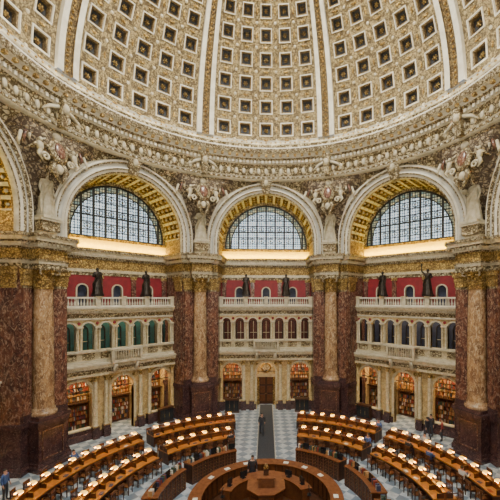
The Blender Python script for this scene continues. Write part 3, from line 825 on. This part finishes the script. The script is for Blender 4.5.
for i in range(8):
    a=rad(45*i); mb.M=Matrix.Rotation(a,4,'Z'); mb.box(-.24,.24,.80,.84,.45,1.38,'dark_wood'); mb.box(-.17,.17,.82,.86,.55,1.28,'wood')
mb.M=Matrix()
mb.box(-.38,.38,-.3,.3,1.66,2.1,'wood'); mb.box(-.46,.46,-.38,.38,2.1,2.16,'counter_top'); mb.box(-.13,.13,-.1,.1,2.16,2.45,'dark_wood')
mb.lathe(0,0,[(.12,2.45),(.15,2.52),(.08,2.66),(.02,2.72)],12,'gilt')
obj('superintendent_booth',mb.mesh('superintendent_booth'),parent=par)
mb=MB()
for a in (-60,-40,-20,20,40,60,-95,95,-120,120):
    mb.M=Matrix.Translation(PT(3.5,a,1.15))@Matrix.Rotation(-rad(a),4,'Z')
    mb.box(-.15,.15,-.12,.12,0,.02,'paper'); 
for a in (-62,-35,35,62,-90,90):
    mb.M=Matrix.Translation(PT(2.18,a,1.08))@Matrix.Rotation(-rad(a),4,'Z')
    mb.box(-.12,.12,-.1,.1,0,.02,'screen_dark'); mb.box(-.22,.22,-.02,.02,.06,.38,'screen_dark'); mb.box(-.03,.03,-.02,.02,.02,.08,'screen_dark')
obj('desk_computers',mb.mesh('desk_computers'),parent=par)

for (k,s) in ((0,-3.3),(0,3.5),(1,-3.4),(7,3.4)):
    mb=MB(); 
    mb.box(-.7,.7,-.25,.25,0,.1,'dark_wood'); mb.box(-.66,.66,-.22,.22,.1,1.25,'dark_wood'); mb.box(-.72,.72,-.27,.27,1.25,1.32,'dark_wood')
    for x in(-.44,0,.44): mb.box(x-.19,x+.19,-.26,-.22,.2,1.15,'screen_dark')
    for x in(-.22,.22): mb.box(x-.015,x+.015,-.28,-.22,.5,.8,'gilt')
    obj('display_cabinet',mb.mesh('display_cabinet'),bayp(k,s,.9,0),-rad(45*k))

# ---------------------------------------------------------------- PEOPLE
pA=human('walk','shirt_dark').mesh('visitor'); pB=human('stand','shirt_blue').mesh('visitor'); pC=human('stand','shirt_dark').mesh('visitor'); pD=human('hold','shirt_red').mesh('visitor')
obj('visitor',pA,(-.35,10.4,.02),pi)
obj('visitor',pB,(-14.2,2.0,0),-pi/2)
obj('visitor',pC,(13.2,9.6,0),rad(130)); obj('visitor',pD,(13.6,8.6,0),rad(60)); obj('visitor',pA,(12.6,9.0,0),rad(20))
obj('visitor',pC,(-.8,2.9,.06),pi)

# ---------------------------------------------------------------- LIGHTS
def area(name,loc,rot,sx,sy,p,col):
    l=bpy.data.lights.new(name,'AREA'); l.shape='RECTANGLE'; l.size=sx; l.size_y=sy; l.energy=p; l.color=col
    o=bpy.data.objects.new(name,l); COL.objects.link(o); o.location=loc; o.rotation_euler=rot; return o
def aim(o,tgt): 
    d=Vector(tgt)-o.location; o.rotation_euler=d.to_track_quat('-Z','Y').to_euler()
l=area('oculus_skylight',(0,0,zl+1),(0,0,0),8,8,9800,(1,.97,.87))
l=area('south_window_daylight',(0,-(A+2.7),18.0),(0,0,0),8,3.4,3700,(1,.96,.86)); aim(l,(0,6,11))
for sx in (-1,1):
    l=area('added_fill_light',(sx*6.1,-14.2,15.8),(0,0,0),1.2,.6,2300,(1,.92,.76)); aim(l,(-sx*3,14,5))  # unseen fill lamps, added to brighten the floor and lower bays
for i in range(16):
    a=22.5*i+11.25
    p=PT(13.75,a,24.75); l=area('cove_light',p,(0,0,0),4.4,.3,165,(1,.92,.74)); aim(l,PT(-4,a,36))
for k in range(8):
    l=area('frieze_light',bayp(k,0,2.6,15.16),(0,0,0),9,.16,400,(1,.72,.05)); 
    l.rotation_euler=(pi-rad(12),0,-rad(45*k))
    if k==4: continue
    area('alcove_light',bayp(k,0,3.2,5.5),(0,0,-rad(45*k)),8.6,.5,750,(1,.72,.36))
    area('gallery_light',bayp(k,0,2.7,9.95),(0,0,-rad(45*k)),8.6,.4,140,(1,.80,.55))
w=bpy.data.worlds.new('World'); S.world=w; w.use_nodes=True
w.node_tree.nodes['Background'].inputs[0].default_value=(.8,.85,.9,1); w.node_tree.nodes['Background'].inputs[1].default_value=.4

# ---------------------------------------------------------------- CAMERA
cam=bpy.data.cameras.new('camera'); co=bpy.data.objects.new('camera',cam); COL.objects.link(co)
co.location=(0,-CAMD,CAMH); co.rotation_euler=(rad(90),0,rad(-2.5))
cam.sensor_width=36; cam.lens=FPX/500*36; cam.shift_x=-.062; cam.shift_y=.098; cam.clip_end=200; cam.clip_start=.05
S.camera=co
